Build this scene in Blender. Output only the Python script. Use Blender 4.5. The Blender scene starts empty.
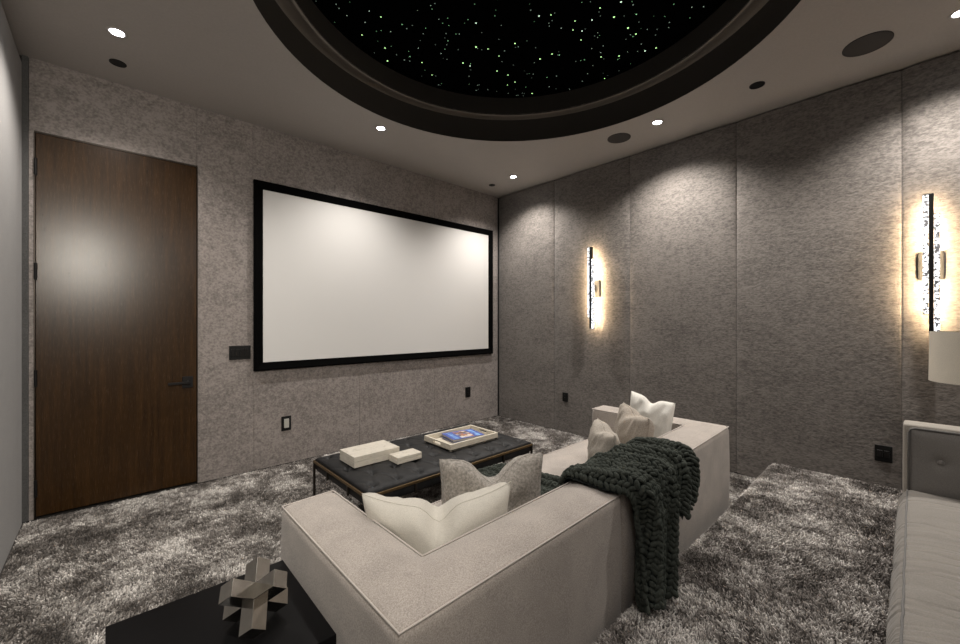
import bpy, bmesh, math, random
import numpy as np
from mathutils import Vector, Matrix, noise
random.seed(7)
rng = np.random.default_rng(11)
S = bpy.context.scene
COL = S.collection
PI = math.pi

# ------------------------------------------------------------------ helpers
def tag(o, label=None, cat=None, group=None, kind=None):
    if label: o['label'] = label
    if cat: o['category'] = cat
    if group: o['group'] = group
    if kind: o['kind'] = kind
    return o

def empty(name, loc=(0, 0, 0), rz=0, **k):
    o = bpy.data.objects.new(name, None); COL.objects.link(o)
    o.location = loc; o.rotation_euler = (0, 0, rz); o.empty_display_size = .1
    return tag(o, **k)

def obj(name, bm, mat, parent=None, smooth=False, local=False, angle=None):
    """link bm as one mesh; bm is in world space when parent is given and local is False"""
    bmesh.ops.recalc_face_normals(bm, faces=bm.faces)
    me = bpy.data.meshes.new(name)
    if parent is not None and not local:
        m = Matrix.Translation(parent.location) @ parent.rotation_euler.to_matrix().to_4x4()
        bm.transform(m.inverted())
    bm.to_mesh(me); bm.free()
    for m in (mat if isinstance(mat, (list, tuple)) else [mat]): me.materials.append(m)
    if smooth:
        for p in me.polygons: p.use_smooth = True
        if angle:
            try: me.set_sharp_from_angle(angle=math.radians(angle))
            except Exception: pass
    o = bpy.data.objects.new(name, me); COL.objects.link(o)
    if parent is not None: o.parent = parent
    return o

def B(): return bmesh.new()

def box(bm, a, b, bev=0, seg=2, mat=0, M=None):
    a, b = Vector(a), Vector(b)
    r = bmesh.ops.create_cube(bm, size=1)
    vs = r['verts']
    c = (a + b) / 2; d = b - a
    for v in vs: v.co = Vector((v.co.x * d.x, v.co.y * d.y, v.co.z * d.z)) + c
    fs = set(f for v in vs for f in v.link_faces)
    for f in fs: f.material_index = mat
    if bev > 0:
        es = list(set(e for v in vs for e in v.link_edges))
        rr = bmesh.ops.bevel(bm, geom=es, offset=bev, segments=seg, affect='EDGES', profile=.5)
        vs = list(set(v for f in rr['faces'] for v in f.verts) | set(v for v in vs if v.is_valid))
        for f in rr['faces']: f.material_index = mat
    if M is not None: bmesh.ops.transform(bm, matrix=M, verts=[v for v in vs if v.is_valid])
    return vs

def cyl(bm, p0, p1, r0, r1=None, n=20, caps=True, mat=0):
    p0, p1 = Vector(p0), Vector(p1); r1 = r0 if r1 is None else r1
    d = p1 - p0
    q = d.to_track_quat('Z', 'Y').to_matrix().to_4x4()
    M = Matrix.Translation((p0 + p1) / 2) @ q
    r = bmesh.ops.create_cone(bm, cap_ends=caps, segments=n, radius1=r0, radius2=r1, depth=d.length, matrix=M)
    for f in set(f for v in r['verts'] for f in v.link_faces): f.material_index = mat
    return r['verts']

def lathe(bm, prof, c=(0, 0, 0), n=48, closed=False):
    rings = []
    for (r, z) in prof:
        rings.append([bm.verts.new((c[0] + r * math.cos(2 * PI * i / n), c[1] + r * math.sin(2 * PI * i / n), c[2] + z)) for i in range(n)])
    for a, b in zip(rings, rings[1:]):
        for i in range(n):
            bm.faces.new((a[i], a[(i + 1) % n], b[(i + 1) % n], b[i]))
    return rings

def tube(bm, pts, r, n=6, closed=False):
    pts = [Vector(p) for p in pts]
    rings = []
    N = len(pts)
    for i, p in enumerate(pts):
        if closed: t = pts[(i + 1) % N] - pts[i - 1]
        else: t = pts[min(i + 1, N - 1)] - pts[max(i - 1, 0)]
        t.normalize()
        up = Vector((0, 0, 1)) if abs(t.z) < .9 else Vector((1, 0, 0))
        a = t.cross(up).normalized(); b = t.cross(a).normalized()
        rings.append([bm.verts.new(p + r * (math.cos(2 * PI * k / n) * a + math.sin(2 * PI * k / n) * b)) for k in range(n)])
    for i in range(N if closed else N - 1):
        A, C = rings[i], rings[(i + 1) % N]
        for k in range(n):
            bm.faces.new((A[k], A[(k + 1) % n], C[(k + 1) % n], C[k]))
    if not closed:
        bm.faces.new(rings[0]); bm.faces.new(rings[-1])

def seg_dist(p, a, b):
    ax, ay = a; bx, by = b
    dx, dy = bx - ax, by - ay
    t = max(0, min(1, ((p[0] - ax) * dx + (p[1] - ay) * dy) / (dx * dx + dy * dy)))
    return math.hypot(p[0] - ax - t * dx, p[1] - ay - t * dy)

def poly_dist(p, poly):
    return min(seg_dist(p, poly[i], poly[(i + 1) % len(poly)]) for i in range(len(poly)))

def upholstered(poly, z0, z1, bev=.028, step=.06, puff=.018, side=.012, seg=3, fall=.07):
    bm = B()
    vs = [bm.verts.new((x, y, z0)) for x, y in poly]
    f = bm.faces.new(vs)
    r = bmesh.ops.extrude_face_region(bm, geom=[f])
    for v in r['geom']:
        if isinstance(v, bmesh.types.BMVert): v.co.z = z1
    bmesh.ops.recalc_face_normals(bm, faces=bm.faces)
    es = [e for e in bm.edges if not (abs(e.verts[0].co.z - z0) < 1e-5 and abs(e.verts[1].co.z - z0) < 1e-5)]
    bmesh.ops.bevel(bm, geom=es, offset=bev, segments=seg, affect='EDGES', profile=.55)
    xs = [p[0] for p in poly]; ys = [p[1] for p in poly]
    def cut(ax, lo, hi):
        k = math.floor(lo / step) + 1
        while k * step < hi:
            co = [0, 0, 0]; co[ax] = k * step + .0013; no = [0, 0, 0]; no[ax] = 1
            bmesh.ops.bisect_plane(bm, geom=bm.verts[:] + bm.edges[:] + bm.faces[:], plane_co=co, plane_no=no)
            k += 1
    cut(0, min(xs), max(xs)); cut(1, min(ys), max(ys)); cut(2, z0, z1 - bev)
    bm.normal_update()
    mv = []
    for v in bm.verts:
        d = poly_dist(v.co.xy, poly)
        if v.co.z > z1 - 1e-4:
            mv.append((v, Vector((0, 0, puff * (1 - math.exp(-max(0, d - bev) / fall))))))
        elif d < 1e-3 + bev * .3 and z0 + .01 < v.co.z < z1 - bev * .9:
            n = v.normal.copy(); n.z = 0
            mv.append((v, n * side * math.sin(PI * (v.co.z - z0) / (z1 - z0))))
    for v, d in mv: v.co += d
    return bm

def piping(poly_pts, z, r=.005, closed=False, parent=None, mat=None, name='piping'):
    bm = B()
    pts = []
    n = len(poly_pts)
    rngi = range(n if closed else n - 1)
    for i in rngi:
        a = Vector((*poly_pts[i], z)); b = Vector((*poly_pts[(i + 1) % n], z))
        m = max(2, int((b - a).length / .06))
        for k in range(m): pts.append(a.lerp(b, k / m))
    if not closed: pts.append(Vector((*poly_pts[-1], z)))
    tube(bm, pts, r, 6, closed)
    return obj(name, bm, mat, parent, smooth=True)

def text_obj(*a): pass

# ------------------------------------------------------------------ materials
def mat(name, col=(.5, .5, .5), rough=.6, metal=0, spec=.5, sheen=0, coat=0, emit=None, estr=0, sheen_col=None):
    m = bpy.data.materials.new(name); m.use_nodes = True
    b = m.node_tree.nodes['Principled BSDF']
    b.inputs['Base Color'].default_value = (*col, 1)
    b.inputs['Roughness'].default_value = rough
    b.inputs['Metallic'].default_value = metal
    b.inputs['Specular IOR Level'].default_value = spec
    b.inputs['Sheen Weight'].default_value = sheen
    b.inputs['Coat Weight'].default_value = coat
    if emit: b.inputs['Emission Color'].default_value = (*emit, 1); b.inputs['Emission Strength'].default_value = estr
    return m, m.node_tree, b

def N(nt, t, **k):
    n = nt.nodes.new(t)
    for a, v in k.items():
        if a in n.inputs: n.inputs[a].default_value = v
        else: setattr(n, a, v)
    return n

def coords(nt, scale=(1, 1, 1), rot=(0, 0, 0)):
    tc = N(nt, 'ShaderNodeTexCoord'); mp = N(nt, 'ShaderNodeMapping')
    mp.inputs['Scale'].default_value = scale; mp.inputs['Rotation'].default_value = rot
    nt.links.new(tc.outputs['Object'], mp.inputs['Vector'])
    return mp.outputs[0]

def ntex(nt, vec, scale, detail=4, rough=.6, dist=0):
    n = N(nt, 'ShaderNodeTexNoise'); n.inputs['Scale'].default_value = scale; n.inputs['Detail'].default_value = detail
    n.inputs['Roughness'].default_value = rough; n.inputs['Distortion'].default_value = dist
    nt.links.new(vec, n.inputs['Vector']); return n.outputs['Fac']

def ramp(nt, fac, stops):
    r = N(nt, 'ShaderNodeValToRGB'); cr = r.color_ramp
    while len(cr.elements) < len(stops): cr.elements.new(.5)
    for e, (p, c) in zip(cr.elements, stops): e.position = p; e.color = (*c, 1)
    nt.links.new(fac, r.inputs['Fac']); return r.outputs['Color']

def math_n(nt, op, a, b=None, c=None):
    n = N(nt, 'ShaderNodeMath'); n.operation = op
    for i, v in enumerate((a, b, c)):
        if v is None: continue
        if isinstance(v, (int, float)): n.inputs[i].default_value = v
        else: nt.links.new(v, n.inputs[i])
    return n.outputs[0]

def mixc(nt, fac, a, b, mode='MIX'):
    n = N(nt, 'ShaderNodeMix'); n.data_type = 'RGBA'; n.blend_type = mode
    for k, v in ((0, fac), (6, a), (7, b)):
        if isinstance(v, (int, float)): n.inputs[k].default_value = v
        elif isinstance(v, tuple): n.inputs[k].default_value = (*v, 1)
        else: nt.links.new(v, n.inputs[k])
    return n.outputs[2]

def bump(nt, b, h, strength=.3, dist=.005):
    n = N(nt, 'ShaderNodeBump'); n.inputs['Strength'].default_value = strength; n.inputs['Distance'].default_value = dist
    nt.links.new(h, n.inputs['Height']); nt.links.new(n.outputs[0], b.inputs['Normal'])

def velvet(name, base, horiz, amount=1.0):
    """brushed velvet wall covering: streaky mottling along the wall"""
    m, nt, b = mat(name, base, .75, spec=.25, sheen=.35)
    b.inputs['Sheen Roughness'].default_value = .45
    sx = (1, 1, 1)
    big = ntex(nt, coords(nt, horiz), 3.2, 4, .6, .4)
    mid = ntex(nt, coords(nt, tuple(h ** 1.2 for h in horiz)), 24, 3, .6, .2)
    fine = ntex(nt, coords(nt, tuple(h for h in horiz)), 58, 2, .7)
    f = math_n(nt, 'ADD', math_n(nt, 'MULTIPLY', big, .22), math_n(nt, 'MULTIPLY', mid, .33))
    f = math_n(nt, 'ADD', f, math_n(nt, 'MULTIPLY', fine, .50))
    lo = tuple(c * (1 - .75 * amount) for c in base); hi = tuple(c * (1 + .95 * amount) for c in base)
    c = ramp(nt, f, [(.405, lo), (.495, base), (.60, hi)])
    nt.links.new(c, b.inputs['Base Color'])
    bump(nt, b, fine, .5, .006)
    return m

def fabric(name, base, var=.12, weave=380, bstr=.25, wr=0, sheen=.15, rough=.85, wscale=9):
    m, nt, b = mat(name, base, rough, spec=.2, sheen=sheen)
    v = coords(nt)
    n1 = ntex(nt, v, weave, 2, .6); n2 = ntex(nt, v, 7, 3, .5)
    f = math_n(nt, 'ADD', math_n(nt, 'MULTIPLY', n1, .75), math_n(nt, 'MULTIPLY', n2, .25))
    c = ramp(nt, f, [(.35, tuple(x * (1 - var * 1.6) for x in base)), (.65, tuple(min(1, x * (1 + var * 1.6)) for x in base))])
    nt.links.new(c, b.inputs['Base Color'])
    h = n1
    if wr:
        w = ntex(nt, coords(nt, (1, 1, .45)), wscale, 3, .5, .8)
        h = math_n(nt, 'ADD', math_n(nt, 'MULTIPLY', n1, .12), math_n(nt, 'MULTIPLY', w, wr))
        bump(nt, b, h, .55, .02)
    else: bump(nt, b, h, bstr, .002)
    return m

M = {}
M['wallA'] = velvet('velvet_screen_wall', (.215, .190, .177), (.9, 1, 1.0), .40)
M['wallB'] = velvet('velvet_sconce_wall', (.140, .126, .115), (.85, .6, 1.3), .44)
M['wallL'] = fabric('smooth_wall', (.31, .302, .296), .05, 120, .1)
M['strip'] = fabric('grey_strip', (.07, .069, .068), .2, 160, .2)
M['reveal'] = mat('reveal_black', (.012, .011, .010), .8)[0]
M['ceil'] = fabric('ceiling_paint', (.43, .398, .37), .02, 60, .0, rough=.5, sheen=0)
M['cove'] = fabric('cove_paint', (.034, .030, .026), .02, 60, .02, rough=.6, sheen=0)
M['molding'] = mat('molding_paint', (.19, .165, .14), .45)[0]
M['black'] = mat('black_satin', (.006, .006, .006), .5, spec=.25)[0]
M['velour'] = mat('screen_frame_velour', (.0015, .0015, .0015), .9, spec=.05)[0]
M['blackmetal'] = mat('black_metal', (.018, .017, .017), .35, .6)[0]
M['bronze'] = mat('dark_bronze', (.035, .028, .022), .4, .7)[0]
M['brass'] = mat('aged_brass', (.17, .115, .058), .4, .9)[0]
M['speaker'] = mat('speaker_grille', (.045, .040, .037), .7)[0]
M['white'] = mat('white_plastic', (.42, .41, .37), .4)[0]
M['cream'] = fabric('cream_linen', (.56, .53, .47), .06, 300, .2, wr=.75, sheen=.1, wscale=6)
M['white_linen'] = fabric('white_linen', (.70, .68, .63), .04, 300, .2, wr=.6, sheen=.1, wscale=6)
M['grey_linen'] = fabric('grey_linen', (.33, .305, .275), .22, 90, .3, wr=.3, sheen=.1)
M['taupe_linen'] = fabric('taupe_linen', (.38, .335, .285), .14, 160, .3, wr=.5, sheen=.1)
M['sand_linen'] = fabric('sand_linen', (.42, .38, .33), .12, 160, .3, wr=.4, sheen=.1)
M['sofa'] = fabric('oatmeal_upholstery', (.385, .345, .312), .17, 260, .3)
M['sofapipe'] = fabric('oatmeal_piping', (.48, .435, .40), .06, 260, .2)
M['sofa2'] = fabric('linen_seat', (.24, .222, .20), .10, 300, .25, wr=.0)
def seat_wrinkles():
    m = M['sofa2']; nt = m.node_tree; b = nt.nodes['Principled BSDF']
    w = ntex(nt, coords(nt, (3.6, .9, 1), (0, 0, .22)), 2.0, 2, .45, 1.2)
    rg = math_n(nt, 'ABSOLUTE', math_n(nt, 'SUBTRACT', w, .5))
    rg = math_n(nt, 'MINIMUM', math_n(nt, 'MULTIPLY', rg, 9), 1)
    bump(nt, b, rg, .4, .014)
seat_wrinkles()
M['sofa2pad'] = fabric('grey_arm_pad', (.20, .188, .177), .10, 300, .2)
M['sofa2pipe'] = fabric('grey_piping', (.17, .165, .16), .1, 300, .2)
M['sofa2trim'] = fabric('light_arm_border', (.36, .33, .29), .08, 300, .2)
M['screen'] = mat('projection_fabric', (.66, .65, .635), .8, spec=.2)[0]
M['shade'] = fabric('lamp_shade_linen', (.66, .61, .52), .05, 300, .2, sheen=0)
M['stone'] = None

def stone(name, base, dark):
    m, nt, b = mat(name, base, .45)
    v = coords(nt, (1, 1, 5))
    f = ntex(nt, v, 22, 6, .75, .6)
    nt.links.new(ramp(nt, f, [(.34, dark), (.46, base), (.7, tuple(min(1, x * 1.12) for x in base))]), b.inputs['Base Color'])
    bump(nt, b, f, .2, .002)
    return m
M['stone'] = stone('travertine', (.56, .52, .45), (.42, .38, .31))
M['tray'] = stone('bone_tray', (.58, .53, .44), (.42, .37, .29))

def wood_door():
    m, nt, b = mat('walnut_door', (.05, .025, .012), .36, spec=.35, coat=0)
    b.inputs['Coat Roughness'].default_value = .28
    v = coords(nt, (9, 1, .35))
    g = ntex(nt, v, 5, 6, .65, .5)
    v2 = coords(nt, (80, 1, 2.2)); g2 = ntex(nt, v2, 6, 3, .6)
    f = math_n(nt, 'ADD', math_n(nt, 'MULTIPLY', g, .6), math_n(nt, 'MULTIPLY', g2, .4))
    c = ramp(nt, f, [(.3, (.012, .0055, .0017)), (.5, (.031, .0145, .0042)), (.7, (.060, .028, .008))])
    nt.links.new(c, b.inputs['Base Color'])
    r = math_n(nt, 'ADD', math_n(nt, 'MULTIPLY', g2, .12), .2)
    nt.links.new(r, b.inputs['Roughness'])
    bump(nt, b, g2, .08, .001)
    return m
M['door'] = wood_door()

def leather():
    m, nt, b = mat('black_leather', (.016, .017, .019),   .5, spec=.25)
    f = ntex(nt, coords(nt), 14, 5, .6, .3)
    nt.links.new(ramp(nt, f, [(.35, (.004, .0045, .0055)), (.65, (.013, .0125, .013))]), b.inputs['Base Color'])
    vo = N(nt, 'ShaderNodeTexVoronoi'); vo.inputs['Scale'].default_value = 350
    nt.links.new(coords(nt), vo.inputs['Vector'])
    bump(nt, b, vo.outputs['Distance'], .12, .001)
    return m
M['leather'] = leather()
M['button'] = mat('leather_button', (.022, .034, .048), .45, spec=.4)[0]  # bluish base colour stands in for sheen on the buttons
M['steel'] = mat('polished_nickel', (.50, .475, .44), .16, 1)[0]
def steel_tex():
    m = M['steel']; nt = m.node_tree; b = nt.nodes['Principled BSDF']
    f = ntex(nt, coords(nt, (1, 1, 1)), 9, 3, .6)
    nt.links.new(ramp(nt, f, [(.3, (.60, .57, .52)), (.7, (.86, .83, .77))]), b.inputs['Base Color'])
    bump(nt, b, f, .05, .004)
steel_tex()
M['tabletop'] = mat('black_lacquer', (.003, .003, .0035), .28, spec=.15)[0]

def yarn():
    m, nt, b = mat('green_yarn', (.035, .050, .045), .9, spec=.15, sheen=.12)
    b.inputs['Sheen Tint'].default_value = (.6, .75, .68, 1)
    v = coords(nt)
    w = ntex(nt, v, 120, 3, .7); l = ntex(nt, v, 9, 3, .5)
    f = math_n(nt, 'ADD', math_n(nt, 'MULTIPLY', w, .6), math_n(nt, 'MULTIPLY', l, .4))
    nt.links.new(ramp(nt, f, [(.3, (.015, .0175, .0145)), (.7, (.060, .066, .056))]), b.inputs['Base Color'])
    bump(nt, b, w, .6, .004)
    return m
M['yarn'] = yarn()

def pile():
    m = bpy.data.materials.new('shag_pile'); m.use_nodes = True
    nt = m.node_tree; b = nt.nodes['Principled BSDF']
    b.inputs['Roughness'].default_value = .55; b.inputs['Specular IOR Level'].default_value = .45
    b.inputs['Sheen Weight'].default_value = .2
    a = N(nt, 'ShaderNodeAttribute'); a.attribute_name = 'tone'
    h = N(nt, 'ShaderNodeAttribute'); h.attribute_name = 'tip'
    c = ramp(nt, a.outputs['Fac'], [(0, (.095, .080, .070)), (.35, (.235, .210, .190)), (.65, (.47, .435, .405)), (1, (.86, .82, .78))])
    k = math_n(nt, 'ADD', math_n(nt, 'MULTIPLY', h.outputs['Fac'], .75), .25)  # base colour darkened toward the roots as shade between blades
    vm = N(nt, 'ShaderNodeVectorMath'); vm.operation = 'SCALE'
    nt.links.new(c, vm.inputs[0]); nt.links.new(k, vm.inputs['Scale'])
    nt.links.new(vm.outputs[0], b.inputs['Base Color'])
    return m
M['pile'] = pile()
M['backing'] = mat('carpet_backing', (.05, .045, .042), .95)[0]

def crystal():
    m = bpy.data.materials.new('bubbled_crystal_light'); m.use_nodes = True
    nt = m.node_tree; b = nt.nodes['Principled BSDF']
    b.inputs['Base Color'].default_value = (.25, .25, .26, 1); b.inputs['Roughness'].default_value = .15
    f = ntex(nt, coords(nt), 60, 2, .6)
    s = ramp(nt, f, [(.475, (.004, .004, .004)), (.53, (1, 1, 1))])
    st = math_n(nt, 'MULTIPLY', s, 1.9)
    b.inputs['Emission Color'].default_value = (.97, .98, 1, 1)
    nt.links.new(st, b.inputs['Emission Strength'])
    bump(nt, b, f, .8, .01)
    return m
M['crystal'] = crystal()
M['led'] = mat('warm_led_strip', (.9, .8, .6), .5, emit=(1, .74, .45), estr=150)[0]  # glow material for the added emitters behind the sconce tubes
M['lens'] = mat('downlight_lens', (.9, .9, .9), .4, emit=(.93, .97, 1), estr=30)[0]
M['starmat'] = mat('star_black', (.0015, .0015, .0017), .95, spec=0)[0]
def star_light():
    m = bpy.data.materials.new('fibre_stars'); m.use_nodes = True
    nt = m.node_tree; b = nt.nodes['Principled BSDF']
    a = N(nt, 'ShaderNodeAttribute'); a.attribute_name = 'starcol'
    b.inputs['Base Color'].default_value = (0, 0, 0, 1)
    nt.links.new(a.outputs['Color'], b.inputs['Emission Color']); b.inputs['Emission Strength'].default_value = 1.0
    return m
M['stars'] = star_light()

# ------------------------------------------------------------------ room constants
XL, XR, YF, YB, H = -.457, 4.26, 4.22, -1.0, 3.265
PY, PZ = .84, .158           # riser edge and height

# floor + platform
bm = B(); box(bm, (XL - .1, PY - .3, -.1), (XR + .1, YF + .1, -.012))
tag(obj('floor', bm, M['backing']), kind='structure')
bm = B()
prof = [(YB - .1, -.1), (YB - .1, PZ)] + [(PY - .045 + .045 * math.sin(a), PZ - .045 + .045 * math.cos(a)) for a in [i * PI / 12 for i in range(7)]] + [(PY, -.1)]
for x in (XL - .1, XR + .1):
    pass
A = [bm.verts.new((XL - .1, y, z)) for y, z in prof]; C = [bm.verts.new((XR + .1, y, z)) for y, z in prof]
bm.faces.new(A); bm.faces.new(C[::-1])
for i in range(len(prof)): bm.faces.new((A[i], A[(i + 1) % len(prof)], C[(i + 1) % len(prof)], C[i]))
tag(obj('floor_riser', bm, M['backing']), kind='structure')

# walls as upholstered panels over a backing; each wall one object
def panel_wall(name, axis, pos, sign, spans, z0, z1, m, depth=.004, fall=.03, gap=.0002):
    """axis 'x': wall runs along x at y=pos facing sign; panels with soft edges"""
    bm = B()
    for (a, b, *zz) in spans:
        za, zb = zz if zz else (z0, z1)
        nx = max(4, int((b - a) / .12)); nz = 12
        us = sorted(set([0, .003, .008, .016, .026, .038, .052, .07, .09, .115] + [.14 + (b - a - .28) * i / nx for i in range(nx + 1)] + [b - a - q for q in (.115, .09, .07, .052, .038, .026, .016, .008, .003, 0)])) if b - a > .1 else [0, (b - a) / 2, b - a]
        ws = sorted(set([0, .006, .016, .035] + [.035 + (zb - za - .07) * i / nz for i in range(nz + 1)] + [zb - za - .016, zb - za - .006, zb - za]))
        def off(u, w):
            d = min(u, b - a - u)
            return -depth * math.exp(-d / fall) - .004 * math.exp(-d / .004)
        g = []
        for w in ws:
            row = []
            for u in us:
                o = off(u, w) * (1 if b - a > .1 else .3)
                uu = min(max(u, gap), b - a - gap)
                if axis == 'x': row.append(bm.verts.new((a + uu, pos + sign * o, za + w)))
                else: row.append(bm.verts.new((pos + sign * o, a + uu, za + w)))
            g.append(row)
        for r0, r1 in zip(g, g[1:]):
            for i in range(len(us) - 1): bm.faces.new((r0[i], r0[i + 1], r1[i + 1], r1[i]))
    mats = [m, M['reveal']]
    o = obj(name, bm, mats, smooth=True)
    return tag(o, kind='structure')

TOP = H
# screen wall (y = YF), faces -y
DX0, DX1, DZ = -.395, .550, 2.745
panel_wall('wall_front', 'x', YF, -1,
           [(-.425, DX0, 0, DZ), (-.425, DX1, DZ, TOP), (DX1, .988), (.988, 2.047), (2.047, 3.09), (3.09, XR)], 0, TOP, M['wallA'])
bm = B(); box(bm, (XL - .1, YF + .012, -.1), (DX0 - .0, YF + .1, H + .05)); box(bm, (DX1, YF + .012, -.1), (XR + .1, YF + .1, H + .05)); box(bm, (DX0, YF + .012, DZ + .002), (DX1, YF + .1, H + .05)); box(bm, (DX0, YF + .06, -.1), (DX1, YF + .1, DZ + .002))
tag(obj('wall_front_backing', bm, M['reveal']), kind='structure')
bm = B(); box(bm, (XL, YF - .003, 0), (-.427, YF + .012, H))
tag(obj('trim_1', bm, M['strip']), kind='structure')  # dark grey fills the gap here, its shade put into the colour
# right wall (x = XR), faces -x
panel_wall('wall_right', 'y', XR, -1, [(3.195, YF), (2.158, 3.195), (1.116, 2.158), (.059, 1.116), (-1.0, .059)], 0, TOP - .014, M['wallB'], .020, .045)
bm = B(); box(bm, (XR + .034, YB - .1, -.1), (XR + .1, YF + .1, H + .05))
tag(obj('wall_right_backing', bm, M['reveal']), kind='structure')
# left wall
bm = B(); box(bm, (XL - .1, YB - .1, -.1), (XL, YF + .02, H - .055))
tag(obj('wall_left', bm, M['wallL']), kind='structure')
bm = B(); box(bm, (XL - .1, YB - .1, H - .055), (XL - .02, YF + .02, H + .05))
tag(obj('trim_2', bm, M['reveal']), kind='structure')  # black strip draws the shadow gap over the left wall as colour
# back wall behind the camera
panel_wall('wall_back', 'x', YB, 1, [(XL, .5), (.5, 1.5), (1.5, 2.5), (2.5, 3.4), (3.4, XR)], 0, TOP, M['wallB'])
bm = B(); box(bm, (XL - .1, YB - .1, -.1), (XR + .1, YB - .014, H + .05))
tag(obj('wall_back_backing', bm, M['reveal']), kind='structure')

# ceiling with round recess
CX, CY, R1, R2 = 1.915, 1.673, 1.603, 1.462
bm = B()
n = 96
inner = [bm.verts.new((CX + R1 * math.cos(2 * PI * i / n), CY + R1 * math.sin(2 * PI * i / n), H)) for i in range(n)]
def rectpt(a):
    c, s = math.cos(a), math.sin(a)
    tx = ((XR + .1 - CX) / c if c > 0 else (XL - .1 - CX) / c) if abs(c) > 1e-9 else 1e9
    ty = ((YF + .1 - CY) / s if s > 0 else (YB - .1 - CY) / s) if abs(s) > 1e-9 else 1e9
    t = min(tx, ty); return (CX + t * c, CY + t * s, H)
outer = [bm.verts.new(rectpt(2 * PI * i / n)) for i in range(n)]
for i in range(n): bm.faces.new((inner[i], inner[(i + 1) % n], outer[(i + 1) % n], outer[i]))
for cx_, cy_ in ((XR + .1, YF + .1), (XL - .1, YF + .1), (XR + .1, YB - .1), (XL - .1, YB - .1)):
    ang = math.atan2(cy_ - CY, cx_ - CX) % (2 * PI)
    k = int(ang / (2 * PI / n))
    v = bm.verts.new((cx_, cy_, H)); bm.faces.new((outer[k], outer[(k + 1) % n], v))
tag(obj('ceiling', bm, M['ceil']), kind='structure')
bm = B()
lathe(bm, [(R1, 0), (R1, .215), (R1 - .002, .22)], (CX, CY, H), 96)
lathe(bm, [(R2, .20), (R2, .40)], (CX, CY, H), 96)
tag(obj('ceiling_recess', bm, M['cove'], smooth=True), kind='structure')
bm = B()
pr = [(R1, .218), (R1 - .012, .223), (R1 - .03, .226), (R1 - .045, .224)] + [(R1 - .045 - .07 * math.sin(a), .224 - .028 * (1 - math.cos(a))) for a in [i * PI / 16 for i in range(1, 9)]] + [(R1 - .125, .192), (R2 + .004, .192), (R2, .196), (R2, .21)]
lathe(bm, pr, (CX, CY, H), 96)
tag(obj('trim_3', bm, M['molding'], smooth=True, angle=50), kind='structure')

# star ceiling
st = empty('star_ceiling', (CX, CY, H + .37), label='round black star ceiling panel with tiny glowing points inside the ceiling recess', cat='ceiling panel')
bm = B(); bmesh.ops.create_circle(bm, cap_ends=True, segments=96, radius=R2 + .01, matrix=Matrix.Translation((CX, CY, H + .37)))
obj('panel', bm, M['starmat'], st)
bm = B()
lay = bm.verts.layers.float_color.new('starcol')
def star(x, y, r, c):
    vs = [bm.verts.new((x + r * math.cos(k * PI / 3), y + r * math.sin(k * PI / 3), H + .366)) for k in range(6)]
    for v in vs: v[lay] = (*c, 1)
    bm.faces.new(vs[::-1])
def backp(px, py, z):
    u = (px - 480) / 400; v = (322 - py) / 400; t = (z - 1.4) / v
    return t * (.6782 + .7349 * u), t * (.7349 - .6782 * u)
bright = [(488, 49), (497, 71), (508, 75), (499, 56), (551, 15), (575, 21), (592, 20), (600, 8), (621, 2), (636, 34), (628, 28), (614, 17),
          (573, 30), (582, 31), (581, 40), (515, 43.5), (515, 82), (507.5, 85), (532, 93.5), (362, 35), (385, 48), (387.5, 61), (422, 62.5), (470, 66),
          (463, 63), (476, 47), (476, 23), (432, 75), (381, 17), (619, 56), (540, 59), (552, 54), (601, 57), (645, 51), (656, 48), (604.5, 78.5), (539, 16)]
for px, py in bright:
    x, y = backp(px, py, H + .366)
    star(x, y, random.uniform(.0045, .0072), (.55 * 1.6, 1.0 * 1.6, .38 * 1.6) if random.random() < .75 else (.9, 1.2, .9))
k = 0
while k < 430:
    a, r = random.uniform(0, 2 * PI), R2 * math.sqrt(random.random()) * .985
    g = random.random(); s = random.uniform(.08, .45) if g < .85 else random.uniform(.45, 1.0)
    c = (.75 * s, 1.0 * s, .8 * s) if random.random() < .7 else (.45 * s, 1.0 * s, .5 * s)
    star(CX + r * math.cos(a), CY + r * math.sin(a), random.uniform(.0028, .0045), c); k += 1
tag(obj('star_points', bm, M['stars'], st), kind='stuff')

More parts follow.
